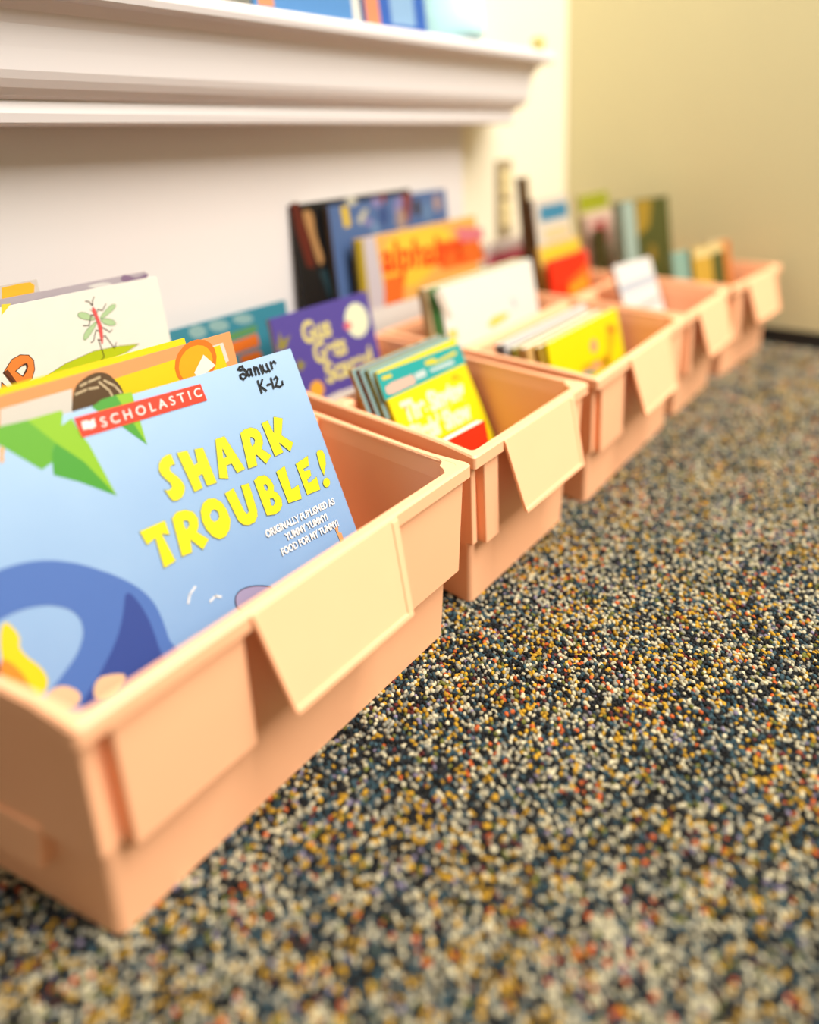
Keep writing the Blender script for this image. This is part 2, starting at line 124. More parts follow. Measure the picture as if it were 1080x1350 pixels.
 'cpurple': [[[(58.27,27.17),(59.51,26.85),(59.88,25.94),(58.35,26.13)]],[[(60.28,29.71),(62.06,29.19),(61.32,28.04),(59.84,28.72)]],[[(64.81,29.1),(66.57,29.3),(65.51,26.5),(64.23,27.37)]]],
 'cred': [[[(66.31,29.5),(68.37,29.5),(67.39,25.54),(66.21,25.5),(66.26,27.51)]],[[(61.78,29.92),(63,29.9),(62.61,28.43),(61.97,28.68)]]],
}

# ------------------------------------------------------------------ materials
def lin(c):
    r = []
    for v in c:
        v /= 255
        r.append(v/12.92 if v <= .04045 else ((v+.055)/1.055)**2.4)
    return r
MATS = {}
PRINT = .60                    # printed covers reflect less than fresh white paint
def mat(rgb, rough=.5, var=.06, scale=40, bump=0, spec=.5, coat=0, k=1.0):
    key = (tuple(rgb), rough, var, scale, bump, spec, coat, k)
    if key in MATS: return MATS[key]
    m = bpy.data.materials.new('paint_%d' % len(MATS)); m.use_nodes = True
    nt = m.node_tree; N = nt.nodes; L = nt.links
    b = N['Principled BSDF']
    c = [v*k for v in lin(rgb)]
    tc = N.new('ShaderNodeTexCoord'); no = N.new('ShaderNodeTexNoise')
    no.inputs['Scale'].default_value = scale; no.inputs['Detail'].default_value = 4
    L.new(tc.outputs['Object'], no.inputs['Vector'])
    mx = N.new('ShaderNodeMix'); mx.data_type = 'RGBA'
    mx.inputs[6].default_value = [v*(1-var) for v in c]+[1]
    mx.inputs[7].default_value = [min(1, v*(1+var)) for v in c]+[1]
    L.new(no.outputs['Fac'], mx.inputs[0]); L.new(mx.outputs[2], b.inputs['Base Color'])
    b.inputs['Roughness'].default_value = rough
    b.inputs['Specular IOR Level'].default_value = spec
    b.inputs['Coat Weight'].default_value = coat
    b.inputs['Coat Roughness'].default_value = .25
    if bump:
        bp = N.new('ShaderNodeBump'); bp.inputs['Strength'].default_value = bump; bp.inputs['Distance'].default_value = .002
        L.new(no.outputs['Fac'], bp.inputs['Height']); L.new(bp.outputs[0], b.inputs['Normal'])
    MATS[key] = m
    return m
def ink(rgb): return mat(rgb, .5, .02, 120, spec=.25, k=PRINT)

PEACH = mat((255, 189, 145), .42, .03, 25, .04, .5)
M_WHITE = mat((214, 208, 207), .45, .02, 6)
M_CREAM = mat((228, 218, 194), .7, .02, 6, .05)
M_TAN = mat((216, 207, 164), .75, .03, 5, .08)
M_PAGES = mat((238, 232, 214), .8, .06, 300)

# ------------------------------------------------------------------ mesh helpers
def link(name, me, material, parent=None, label=None, cat=None, group=None, kind=None):
    o = bpy.data.objects.new(name, me); COL.objects.link(o)
    if material is not None: me.materials.append(material)
    if parent: o.parent = parent
    props(o, label, cat, group, kind)
    return o
def props(o, label=None, cat=None, group=None, kind=None):
    if label: o['label'] = label
    if cat: o['category'] = cat
    if group: o['group'] = group
    if kind: o['kind'] = kind
    return o
def bm_mesh(bm, smooth=False):
    bmesh.ops.recalc_face_normals(bm, faces=bm.faces)
    me = bpy.data.meshes.new('mesh')
    for v in bm.verts: v.co *= CM
    bm.to_mesh(me); bm.free()
    if smooth:
        me.polygons.foreach_set('use_smooth', [True]*len(me.polygons))
    return me
def hexa(bm, p):
    """box from 8 points: bottom 4 ccw, top 4 ccw"""
    v = [bm.verts.new(q) for q in p]
    for f in ((3, 2, 1, 0), (4, 5, 6, 7), (0, 1, 5, 4), (1, 2, 6, 5), (2, 3, 7, 6), (3, 0, 4, 7)):
        bm.faces.new([v[i] for i in f])
    return v
def box(bm, x0, x1, y0, y1, z0, z1):
    return hexa(bm, [(x0, y0, z0), (x1, y0, z0), (x1, y1, z0), (x0, y1, z0), (x0, y0, z1), (x1, y0, z1), (x1, y1, z1), (x0, y1, z1)])
def bevel(bm, w, seg=2):
    bmesh.ops.bevel(bm, geom=list(bm.edges), offset=w, segments=seg, affect='EDGES', profile=.5)
def box_mesh(x0, x1, y0, y1, z0, z1, bv=0, seg=2):
    bm = bmesh.new(); box(bm, x0, x1, y0, y1, z0, z1)
    if bv: bevel(bm, bv, seg)
    return bm_mesh(bm)
def empty(name, loc, rot=(0, 0, 0)):
    o = bpy.data.objects.new(name, None); COL.objects.link(o)
    o.empty_display_size = .02
    o.location = Vector(loc)*CM; o.rotation_euler = rot
    return o

# ------------------------------------------------------------------ the room
def far_x(y): return 121.9 + (y+6)*.02
YW, YB, PX = 37.0, 39.0, 83.6
link('floor', box_mesh(-110, 150, -150, 60, -3, -.02), mat((52, 50, 44), .95, .2, 90), kind='structure', label='dark backing of the speckled carpet floor')
link('wall_back', box_mesh(-110, 150, YB, YB+4, 0, 130), M_CREAM, kind='structure', label='cream painted wall beyond the end of the white ledge')
bm = bmesh.new()
hexa(bm, [(far_x(-150), -150, 0), (far_x(-150)+5, -150, 0), (far_x(44)+5, 44, 0), (far_x(44), 44, 0),
          (far_x(-150), -150, 130), (far_x(-150)+5, -150, 130), (far_x(44)+5, 44, 130), (far_x(44), 44, 130)])
link('wall_right', bm_mesh(bm), M_TAN, kind='structure', label='olive tan painted wall at the far end of the row')
bm = bmesh.new()
hexa(bm, [(far_x(-150)-.5, -150, 0), (far_x(-150), -150, 0), (far_x(YB), YB, 0), (far_x(YB)-.5, YB, 0),
          (far_x(-150)-.4, -150, 2.9), (far_x(-150), -150, 2.9), (far_x(YB), YB, 2.9), (far_x(YB)-.4, YB, 2.9)])
link('baseboard_right', bm_mesh(bm), mat((22, 20, 20), .5), kind='structure', label='black vinyl baseboard along the tan wall')
# white panelled front below the ledge and its return
link('wall_left', box_mesh(-110, PX, YW, YB, 0, 41), M_WHITE, kind='structure', label='white panelled front below the moulded ledge')
# moulded ledge: profile (outward offset, height) swept along the front and mitred round the end
prof = [(-1, 38.7), (5.4, 38.7), (5.75, 38.9), (5.9, 39.6), (5.75, 40.3), (5.6, 40.6), (6.3, 40.9), (6.9, 41.4), (7.3, 42.0), (7.55, 42.6),
        (7.7, 44.2), (7.9, 45.8), (8.3, 46.7), (8.9, 47.2), (9.2, 47.45), (10.0, 47.5), (10.35, 47.7), (10.5, 48.2), (10.4, 48.8), (10.1, 49.1), (-1, 49.15)]
bm = bmesh.new()
rows = []
TILT = -.017
def tz(x, z): return z + TILT*(x-90)
for o_, z in prof:
    pts = [(-110, YW-o_), (PX+o_, YW-o_), (PX+o_, YB)]
    rows.append([bm.verts.new((x, y, tz(x, z))) for x, y in pts])
for a, b in zip(rows, rows[1:]):
    for i in range(2): bm.faces.new((a[i], a[i+1], b[i+1], b[i]))
top = rows[-1]
bk = [bm.verts.new((-110, YB, tz(-110, 49.15))), ]
bm.faces.new((top[0], top[1], top[2], bk[0]))
link('trim_1', bm_mesh(bm), mat((216, 211, 212), .4, .02, 6), kind='structure', label='white moulded wooden ledge with a stepped cornice profile')
# wall outlet on the cream wall
oy = YB
oroot = empty('wall_outlet', (96.4, oy, 19.5)); props(oroot, 'tan wall outlet plate on the cream wall beside the white panel', 'outlet')
link('plate', box_mesh(0, 4.9, -.5, 0, 0, 13.3, .12), mat((150, 134, 104), .5), oroot)
for z in (1.9, 7.1):
    s = link('socket', box_mesh(.9, 4.0, -.9, -.4, z, z+4.2, .3), mat((222, 203, 150), .4), oroot)
    for dx in (1.5, 3.0): link('slot', box_mesh(dx, dx+.25, -.95, -.8, z+1.6, z+3), mat((60, 48, 34), .6), s)

# ------------------------------------------------------------------ carpet pile
def value_noise(x, y, s, seed):
    r = np.random.RandomState(seed); g = r.rand(256, 256)
    x = x/s+37; y = y/s+91
    xi = np.floor(x).astype(int); yi = np.floor(y).astype(int); fx = x-xi; fy = y-yi
    fx = fx*fx*(3-2*fx); fy = fy*fy*(3-2*fy)
    G = lambda i, j: g[i % 256, j % 256]
    return (G(xi, yi)*(1-fx)+G(xi+1, yi)*fx)*(1-fy)+(G(xi, yi+1)*(1-fx)+G(xi+1, yi+1)*fx)*fy
def carpet():
    r = np.random.RandomState(3); st = .28
    gx, gy = np.meshgrid(np.arange(-42, 121.5, st), np.arange(-78, 38.5, st*.9))
    x = (gx+(np.arange(gx.shape[0]) % 2)[:, None]*st*.5).ravel(); y = gy.ravel()
    x = x+r.uniform(-.08, .08, x.size); y = y+r.uniform(-.08, .08, y.size)
    # keep what the camera can see of the floor plus a margin for a step to the side
    px = x-CAM.x; py = y-CAM.y
    dep = px*fw.x+py*fw.y+(-CAM.z)*fw.z
    sx = (px*r2.x+py*r2.y-CAM.z*r2.z)/dep
    ok = (dep > 24) & (np.abs(sx) < .72) & (x < far_x(y)-.6) & ((y < 6) | (x < 2)) & (x+y > -75)
    x = x[ok]; y = y[ok]; n = x.size
    pal = np.array([lin(c) for c in ((16, 19, 22), (34, 40, 46), (58, 88, 100), (232, 222, 186), (168, 166, 150), (222, 172, 48), (230, 112, 52), (126, 128, 58), (112, 46, 44), (150, 140, 168))])
    p = np.tile(np.array([.24, .13, .15, .19, .12, .085, .03, .035, .025, .015]), (n, 1))
    n1 = value_noise(x, y, 2.6, 1); n2 = value_noise(x, y, 3.4, 2); n3 = value_noise(x, y, 2.2, 4)
    p[:, 5] *= (.25+2.6*n1**2*1.3); p[:, 6] *= (.2+3.4*n2**3); p[:, 2] *= (.4+1.3*n3); p[:, 3] *= (.5+n2); p[:, 8] *= (.2+3*n1**3)
    cum = np.cumsum(p/p.sum(1, keepdims=True), 1)
    idx = (r.rand(n, 1) > cum).sum(1).clip(0, len(pal)-1)
    col = pal[idx]*r.uniform(.36, .72, (n, 1))
    me = bpy.data.meshes.new('pile')
    co = np.stack([x, y, r.uniform(-.03, .09, n)], 1)*CM
    me.from_pydata(co.tolist(), [], [])
    at = me.attributes.new('tuft_color', 'FLOAT_COLOR', 'POINT')
    at.data.foreach_set('color', np.concatenate([col, np.ones((n, 1))], 1).astype(np.float32).ravel())
    o = link('carpet_pile', me, None, None, 'multicoloured speckled loop pile carpet on the floor', 'carpet', None, 'stuff')
    m = bpy.data.materials.new('carpet_yarn'); m.use_nodes = True
    b = m.node_tree.nodes['Principled BSDF']; b.inputs['Roughness'].default_value = .7; b.inputs['Specular IOR Level'].default_value = .25
    an = m.node_tree.nodes.new('ShaderNodeAttribute'); an.attribute_type = 'INSTANCER'; an.attribute_name = 'tuft_color'
    m.node_tree.links.new(an.outputs['Color'], b.inputs['Base Color'])
    me.materials.append(m)
    ng = bpy.data.node_groups.new('pile_nodes', 'GeometryNodeTree')
    ng.interface.new_socket('Geometry', in_out='INPUT', socket_type='NodeSocketGeometry')
    ng.interface.new_socket('Geometry', in_out='OUTPUT', socket_type='NodeSocketGeometry')
    N = ng.nodes; L = ng.links
    gi = N.new('NodeGroupInput'); go = N.new('NodeGroupOutput')
    ico = N.new('GeometryNodeMeshIcoSphere'); ico.inputs['Radius'].default_value = .172*CM; ico.inputs['Subdivisions'].default_value = 2
    ss = N.new('GeometryNodeSetShadeSmooth'); sm = N.new('GeometryNodeSetMaterial'); sm.inputs['Material'].default_value = m
    L.new(ico.outputs[0], ss.inputs[0]); L.new(ss.outputs[0], sm.inputs[0])
    ip = N.new('GeometryNodeInstanceOnPoints')
    rv = N.new('FunctionNodeRandomValue'); rv.data_type = 'FLOAT_VECTOR'
    rv.inputs[0].default_value = (-.5, -.5, 0); rv.inputs[1].default_value = (.5, .5, 6.28)
    sv = N.new('FunctionNodeRandomValue'); sv.data_type = 'FLOAT_VECTOR'
    sv.inputs[0].default_value = (.85, .65, .75); sv.inputs[1].default_value = (1.3, .95, 1.15)
    sv.inputs['Seed'].default_value = 5
    L.new(gi.outputs[0], ip.inputs['Points']); L.new(sm.outputs[0], ip.inputs['Instance'])
    L.new(rv.outputs[0], ip.inputs['Rotation']); L.new(sv.outputs[0], ip.inputs['Scale'])
    L.new(ip.outputs[0], go.inputs[0])
    md = o.modifiers.new('pile', 'NODES'); md.node_group = ng
    print('tufts', n)
carpet()

# ------------------------------------------------------------------ peach bins
D = 29.5; H = 14.53
def smooth(a, b, t):
    t = max(0, min(1, (t-a)/(b-a))); return t*t*(3-2*t)
def make_bin(label, x0, y0, W, skl, skr, rot=0, notch=False, divided=True):
    root = empty('book_bin', (x0, y0, 0), (0, 0, rot))
    props(root, label, 'bin', 'peach plastic book bins in a row')
    def M(u, v, z): return (u+v*(skl+(skr-skl)*u/W), v, z)
    def ring(iu, iv, z, rad, flare=0):
        pts = []
        cs = [((W-iu-rad), (iv+rad), -90), ((W-iu-rad), (D-iv-rad), 0), ((iu+rad), (D-iv-rad), 90), ((iu+rad), (iv+rad), 180)]
        for k, (cx, cy, a0) in enumerate(cs):
            for i in range(5):
                a = math.radians(a0+i*22.5); pts.append((cx+rad*math.cos(a), cy+rad*math.sin(a)))
            if k in (0, 2):
                ya, yb = (iv+rad, D-iv-rad) if k == 0 else (D-iv-rad, iv+rad)
                xx = W-iu if k == 0 else iu
                for i in range(1, 10): pts.append((xx, ya+(yb-ya)*(i/10 if k == 0 else i/10)))
        out = []
        for (x, y) in pts:
            f = flare*smooth(1.2, 4.2, y)*smooth(1.2, 4.2, D-y)
            if x > W-iu-rad-.01 and x > W/2: x -= f
            elif x < iu+rad+.01 and x < W/2: x += f
            out.append(M(x, y, z))
        return out
    def loft(rings, cap0=True, cap1=True, close=False):
        bm = bmesh.new()
        R = [[bm.verts.new(p) for p in r] for r in rings]
        n = len(R[0]); seq = list(zip(R, R[1:]))
        if close: seq.append((R[-1], R[0]))
        for a, b in seq:
            for i in range(n): bm.faces.new((a[i], a[(i+1) % n], b[(i+1) % n], b[i]))
        if cap0: bm.faces.new(R[0])
        if cap1: bm.faces.new(R[-1])
        return bm_mesh(bm)
    link('tub', loft([ring(1.8, 2.15, 0, .4), ring(1.62, 1.95, .18, .5), ring(1.35, 1.62, 5.95, .5), ring(.85, 1.45, 6.0, .35), ring(.62, 1.3, 13.6, .35),
                      ring(.62, .7, 14.2, .35), ring(1.02, 1.02, 14.2, .5), ring(1.2, 1.3, 13.0, .6), ring(1.75, 2.1, .8, .6), ring(1.95, 2.3, .6, .6)]), PEACH, root)
    link('rim', loft([ring(.0, 0, 13.5, .3, .5), ring(0, 0, 14.38, .3, .5), ring(.14, .14, H, .3, .5), ring(.78, .72, H, .4, .2), ring(.95, .88, 14.4, .5, .1), ring(1.0, .95, 13.5, .5)],
                     False, False, True), PEACH, root)
    # gusset in the right front corner of the rim
    bm = bmesh.new()
    g = [(W-.6, .6), (W-2.5, .6), (W-1.9, 1.25), (W-1.75, 1.7), (W-1.1, 2.0), (W-.6, 3.0)]
    lo = [bm.verts.new(M(x, y, 13.9)) for x, y in g]; hi = [bm.verts.new(M(x, y, H-.02)) for x, y in g]
    bm.faces.new(hi); bm.faces.new(lo[::-1])
    for i in range(6): bm.faces.new((lo[i], lo[(i+1) % 6], hi[(i+1) % 6], hi[i]))
    link('corner_gusset', bm_mesh(bm), PEACH, root)
    # front: corner post, groove, two raised panels with a recess behind the label holder
    c = W/2+.3; lw = 5.95
    def slab(name, ua, ub, ua2, ub2, vf, z0, z1, bv=.12, vb=1.75):
        bm = bmesh.new()
        hexa(bm, [M(ua2, vf+.22, z0), M(ub2, vf+.22, z0), M(ub2, vb, z0), M(ua2, vb, z0), M(ua, vf, z1), M(ub, vf, z1), M(ub, vb-.2, z1), M(ua, vb-.2, z1)])
        bevel(bm, bv, 3)
        return link(name, bm_mesh(bm), PEACH, root)
    slab('corner_post', .5, 1.15, .85, 1.55, .78, 6.25, 13.6)
    le, re = c-lw-.2, c+lw-.6
    slab('front_panel', 1.75, le, 2.25, le+.4, .38, 5.9, 13.6)
    slab('front_panel', re, W-.55, re-.3, W-1.1, .38, 5.9, 13.6)
    # sloping web that closes the recess towards the label
    # label holder, hanging from the rim and standing away at its foot
    bm = bmesh.new()
    def P(t, w, off):          # t 0 rim .. 1 foot, w -1..1 across, off forward
        hw = lw+(5.15-lw)*t
        u = c+w*hw+t*.15; v = -.02+(-1.55)*t; z = 14.42+(8.25-14.42)*t
        return M(u, v-off*.97, z-off*.25)
    def strip(t0, t1, w0, w1, o0, o1):
        hexa(bm, [P(t1, w0, o1), P(t1, w1, o1), P(t1, w1, o0), P(t1, w0, o0), P(t0, w0, o1), P(t0, w1, o1), P(t0, w1, o0), P(t0, w0, o0)])
    strip(0, 1, -1, 1, -.2, .06)
    bevel(bm, .05, 2)
    lh = link('label_holder', bm_mesh(bm), PEACH, root)
    for nm, a in (('holder_edge', (.02, 1, .90, 1, 0, .16)), ('holder_edge', (.945, 1.0, -.99, .99, 0, .17)), ('holder_edge', (.02, 1, -1, -.965, 0, .12))):
        bm = bmesh.new(); strip(*a); bevel(bm, .045, 2); link(nm, bm_mesh(bm), PEACH, lh)
    # divider across the middle
    if divided:
      bm = bmesh.new()
      hexa(bm, [M(2.0, 16.2, .6), M(W-2.0, 16.2, .6), M(W-2.0, 17.4, .6), M(2.0, 17.4, .6), M(1.1, 15.9, 14.45), M(W-1.1, 15.9, 14.45), M(W-1.1, 17.5, 14.45), M(1.1, 17.5, 14.45)])
      bevel(bm, .3, 3); link('divider', bm_mesh(bm), PEACH, root)
    if notch:
        bm = bmesh.new()
        hexa(bm, [M(.75, 5.6, 3.4), M(2.0, 5.6, 3.4), M(2.0, D-5.6, 3.4), M(.75, D-5.6, 3.4), M(.68, 4.9, 6.4), M(1.8, 4.9, 6.4), M(1.8, D-4.9, 6.4), M(.68, D-4.9, 6.4)])
        bevel(bm, .12, 2); link('side_panel', bm_mesh(bm), PEACH, root)
    return root
SK = .087
make_bin('nearest and largest peach bin in the row, blue cover leaning at its front', 0, 0, 30, -.25, SK, 0, True)
make_bin('narrow peach bin second from the camera, holding the yellow and teal paperbacks', 30.9, .3, 19.4, SK, SK, -.0074)
make_bin('third peach bin in the row, with a bright yellow book at its front', 51.3, -.35, 27.2, SK, SK, .012)
make_bin('fourth peach bin in the row, between the yellow book bin and the last bin', 78.9, 0, 18.3, SK, SK, 0)
make_bin('last peach bin in the row, standing against the tan wall', 98.0, -.4, 21.0, 0, .0, -.085, False, False)

# ------------------------------------------------------------------ books
def poly_mesh(polys, s0, off):
    verts = []; faces = []
    for poly in polys:
        loops = [[Vector((x, y, 0)) for x, y in lp] for lp in poly]
        base = len(verts); flat = [v for lp in loops for v in lp]
        verts += [((v.x-s0)*CM, -off*CM, v.y*CM) for v in flat]
        for t in tessellate_polygon(loops): faces.append([base+i for i in t])
    me = bpy.data.meshes.new('print'); me.from_pydata(verts, [], faces)
    return me
def stroke_mesh(lines, s0, off, w, closed=False):
    verts = []; faces = []
    for ln in lines:
        pts = [Vector(p) for p in ln]
        if closed: pts = pts+[pts[0]]
        for a, b in zip(pts, pts[1:]):
            d = b-a
            if d.length < 1e-6: continue
            d.normalize(); nrm = Vector((-d.y, d.x))*w/2; e = d*w*.45
            q = [a-e+nrm, a-e-nrm, b+e-nrm, b+e+nrm]; k = len(verts)
            verts += [((v.x-s0)*CM, -off*CM, v.y*CM) for v in q]; faces.append([k, k+1, k+2, k+3])
    me = bpy.data.meshes.new('print'); me.from_pydata(verts, [], faces)
    return me
def text_mesh(txt, s, t, width, s0, off, height=None, align='LEFT', bold=0, rot=0):
    cu = bpy.data.curves.new('t', 'FONT'); cu.body = txt; cu.size = 1; cu.offset = bold; cu.align_x = 'LEFT'
    cu.fill_mode = 'FRONT'
    o = bpy.data.objects.new('t', cu); COL.objects.link(o)
    dg = bpy.context.evaluated_depsgraph_get()
    me = bpy.data.meshes.new_from_object(o.evaluated_get(dg))
    bpy.data.objects.remove(o); bpy.data.curves.remove(cu)
    xs = [v.co.x for v in me.vertices]; ys = [v.co.y for v in me.vertices]
    kx = width/(max(xs)-min(xs)); ky = kx if height is None else height/max(ys)
    x0 = min(xs); cr, sr = math.cos(rot), math.sin(rot)
    for v in me.vertices:
        x, y = (v.co.x-x0)*kx, v.co.y*ky
        v.co = Vector(((s+x*cr-y*sr-s0)*CM, -off*CM, (t+x*sr+y*cr)*CM))
    me.materials.clear()
    return me
def book(label, pl, s0, s1, h, d, cover, group, art=(), spine=None, back=None, pages=None, name='picture_book', hard=False, z0=.62, cover_mat=None, foot=0):
    """pl = (x0, y0, lean degrees, turn degrees); the cover's foot runs from s0 to s1 along the turned row direction"""
    x0, y0, th, a = pl
    th, a = math.radians(th), math.radians(a)
    root = empty(name, (x0+s0*math.cos(a), y0+s0*math.sin(a), z0), (-th, 0, a))
    props(root, label, 'book', group)
    foot = max(foot, d*math.tan(th)+.01)
    w = s1-s0; tc = .22 if hard else .05
    cm_ = cover_mat or mat(cover, .45, .04, 60, spec=.3, k=PRINT)
    fc = link('front_cover', box_mesh(0, w, 0, tc, foot, h, tc*.3, 1), cm_, root)
    link('back_cover', box_mesh(0, w, d-tc, d, foot, h, tc*.3, 1), mat(back or cover, .45, .04, 60, spec=.3, k=PRINT), root)
    ins = .25 if hard else .06
    link('pages', box_mesh(tc, w-ins, tc, d-tc, foot+ins, h-ins), mat(pages, .8, .06, 200) if pages else M_PAGES, root)
    link('spine', box_mesh(0, tc, tc, d-tc, foot, h), mat(spine or cover, .45, .04, 60, spec=.3, k=PRINT), root)
    lay = .005
    for it in art:
        kind, nm, rgb = it[0], it[1], it[2]
        if kind == 'poly': me = poly_mesh(it[3], s0, lay)
        elif kind == 'line': me = stroke_mesh(it[3], s0, lay, it[4])
        elif kind == 'loop': me = stroke_mesh(it[3], s0, lay, it[4], True)
        elif kind == 'text': me = text_mesh(*it[3:7][:4], s0, lay, *it[7:])
        if kind == 'poly' and len(it[3]) > 1 and nm not in ('title', 'title_shadow'):
            for one in it[3]: link(nm, poly_mesh([one], s0, lay), ink(rgb), fc)
        else: link(nm, me, ink(rgb), fc)
        lay += .004
    return root
def rect(a, b, c, d): return [[[(a, c), (b, c), (b, d), (a, d)]]]
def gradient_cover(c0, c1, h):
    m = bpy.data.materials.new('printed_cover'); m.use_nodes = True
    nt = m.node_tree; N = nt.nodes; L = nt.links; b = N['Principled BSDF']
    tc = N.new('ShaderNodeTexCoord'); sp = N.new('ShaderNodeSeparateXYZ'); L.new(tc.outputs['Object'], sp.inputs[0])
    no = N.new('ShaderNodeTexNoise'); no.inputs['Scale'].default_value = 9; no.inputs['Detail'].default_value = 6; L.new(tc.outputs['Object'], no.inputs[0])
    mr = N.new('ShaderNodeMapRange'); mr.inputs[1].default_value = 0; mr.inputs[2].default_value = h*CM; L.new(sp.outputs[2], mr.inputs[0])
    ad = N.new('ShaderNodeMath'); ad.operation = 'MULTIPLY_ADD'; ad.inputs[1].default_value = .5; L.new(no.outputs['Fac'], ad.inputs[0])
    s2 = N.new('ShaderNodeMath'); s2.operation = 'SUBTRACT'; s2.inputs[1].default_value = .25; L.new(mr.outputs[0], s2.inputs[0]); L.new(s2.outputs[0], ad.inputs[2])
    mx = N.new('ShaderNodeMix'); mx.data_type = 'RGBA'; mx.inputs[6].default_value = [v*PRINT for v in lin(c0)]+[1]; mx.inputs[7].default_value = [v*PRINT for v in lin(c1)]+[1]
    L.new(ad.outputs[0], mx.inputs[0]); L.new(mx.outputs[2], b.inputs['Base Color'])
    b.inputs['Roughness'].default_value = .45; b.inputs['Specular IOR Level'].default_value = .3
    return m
G1, G2, G3, G4, G5, GF = 'books in the nearest bin', 'books in the second bin', 'books in the third bin', 'books in the fourth bin', 'books in the last bin', 'tall books standing behind the bins'
A = ART
# nearest bin
book('light blue picture book with big yellow title letters at the front of the nearest bin', (0, 5, 27, -6), .35, 24.3, 24.45, .35, (160, 198, 238), G1, [
    ('poly', 'leaf_print', (150, 205, 10), A['leafL']), ('poly', 'leaf_print', (104, 182, 32), A['leafM']), ('poly', 'leaf_print', (72, 166, 38), A['leafD']),
    ('poly', 'flower_print', (250, 176, 30), A['star']),
    ('poly', 'wave_print', (82, 122, 200), A['wave']), ('poly', 'wave_print', (52, 78, 160), A['waveD']),
    ('poly', 'sand_print', (250, 205, 160), A['sand']),
    ('poly', 'fruit_print', (250, 222, 10), A['fruit']), ('poly', 'fruit_print', (246, 150, 40), A['fruitD']),
    ('poly', 'fin_print', (170, 158, 196), A['fin']), ('loop', 'fin_outline', (60, 50, 80), [p[0] for p in A['fin']], .07),
    ('line', 'splash_print', (250, 252, 255), A['splash'], .14), ('poly', 'shell_print', (240, 170, 110), A['hand']),
    ('poly', 'publisher_banner', (252, 58, 8), A['banner']), ('poly', 'publisher_emblem', (255, 250, 245), A['icon']),
    ('text', 'publisher_name', (255, 250, 245), 'S C H O L A S T I C', 9.15, 22.98, 7.0, .62, 'LEFT', .012),
    ('poly', 'title', (255, 244, 4), A['title']), ('loop', 'title_outline', (132, 140, 110), [l for p in A['title'] for l in p], .02),
    ('text', 'subtitle', (255, 255, 255), 'ORIGINALLY PUBLISHED AS', 17.16, 12.3, 6.1, .5, 'LEFT', .04),
    ('text', 'subtitle', (255, 255, 255), 'YUMMY YUMMY!', 18.48, 11.5, 3.75, .5, 'LEFT', .04),
    ('text', 'subtitle', (255, 255, 255), 'FOOD FOR MY TUMMY!', 17.83, 10.72, 5.1, .5, 'LEFT', .04),
    ('line', 'handwritten_name', (14, 16, 22), A['scribble'], .14),
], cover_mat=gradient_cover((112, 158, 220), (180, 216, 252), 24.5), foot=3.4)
book('orange bordered picture book with a brown striped picture, behind the blue cover', (0, 11.2, 15, -2), .9, 22.0, 24.25, .3, (250, 172, 108), G1, [
    ('poly', 'picture_print', (238, 230, 218), A['owhite']), ('poly', 'picture_print', (252, 220, 20), A['oyellow']),
    ('poly', 'fur_print', (104, 78, 50), A['obrown']), ('line', 'stripe_print', (214, 190, 150), A['ostripe'], .16),
    ('poly', 'oval_print', (242, 128, 30), A['ooval']), ('poly', 'oval_print', (250, 184, 26), A['ooval2']), ('poly', 'letter_print', (255, 252, 240), A['oletter'])])
book('thin bright yellow book showing only its top edge behind the orange book', (0, 11.55, 15, -2), .9, 18.4, 24.6, .25, (252, 226, 8), G1, pages=(252, 230, 30))
book('white picture book with a red insect on a green leaf, in the nearest bin', (0, 23.75, 10, 0), 1.5, 23.8, 26.75, .5, (255, 252, 240), G1, [
    ('poly', 'corner_print', (246, 226, 60), A['iyel']), ('poly', 'leaf_print', (196, 214, 14), A['ileaf']), ('loop', 'leaf_outline', (70, 60, 40), [p[0] for p in A['ileaf']], .03),
    ('poly', 'wing_print', (190, 222, 168), A['iwing']), ('loop', 'wing_outline', (90, 120, 90), [p[0] for p in A['iwing']], .03),
    ('line', 'leg_print', (70, 30, 28), A['ileg'], .07), ('poly', 'body_print', (236, 98, 96), A['ibody']), ('poly', 'eye_print', (250, 248, 240), A['ieye']),
    ('poly', 'title', (252, 140, 58), A['iP']), ('poly', 'title_shadow', (112, 56, 24), A['iPd']), ('loop', 'title_outline', (50, 30, 20), [l for p in A['iP'] for l in p], .05)])
book('mauve grey picture book just behind the white insect book', (0, 24.5, 10, 0), 2.5, 23.3, 27.2, .4, (184, 172, 180), G1, [
    ('poly', 'arm_print', (140, 112, 142), A['garm']), ('poly', 'animal_print', (226, 220, 216), A['gwhite'])])
book('book with an orange yellow top corner, rearmost in the nearest bin', (0, 25.0, 10, 0), 2.5, 14.4, 28.1, .4, (214, 204, 196), G1, [
    ('poly', 'sun_print', (250, 186, 40), A['y2y'])], back=(200, 190, 180))
book('teal picture book with orange stripes standing behind the nearest bins', (0, 31.2, 7, 0), 22.5, 42.7, 19.8, .5, (64, 146, 168), GF, [
    ('poly', 'pale_print', (150, 190, 190), A['tpale']), ('poly', 'green_print', (104, 160, 96), A['tgreen']), ('poly', 'orange_print', (244, 124, 40), A['torange'])], z0=.62)
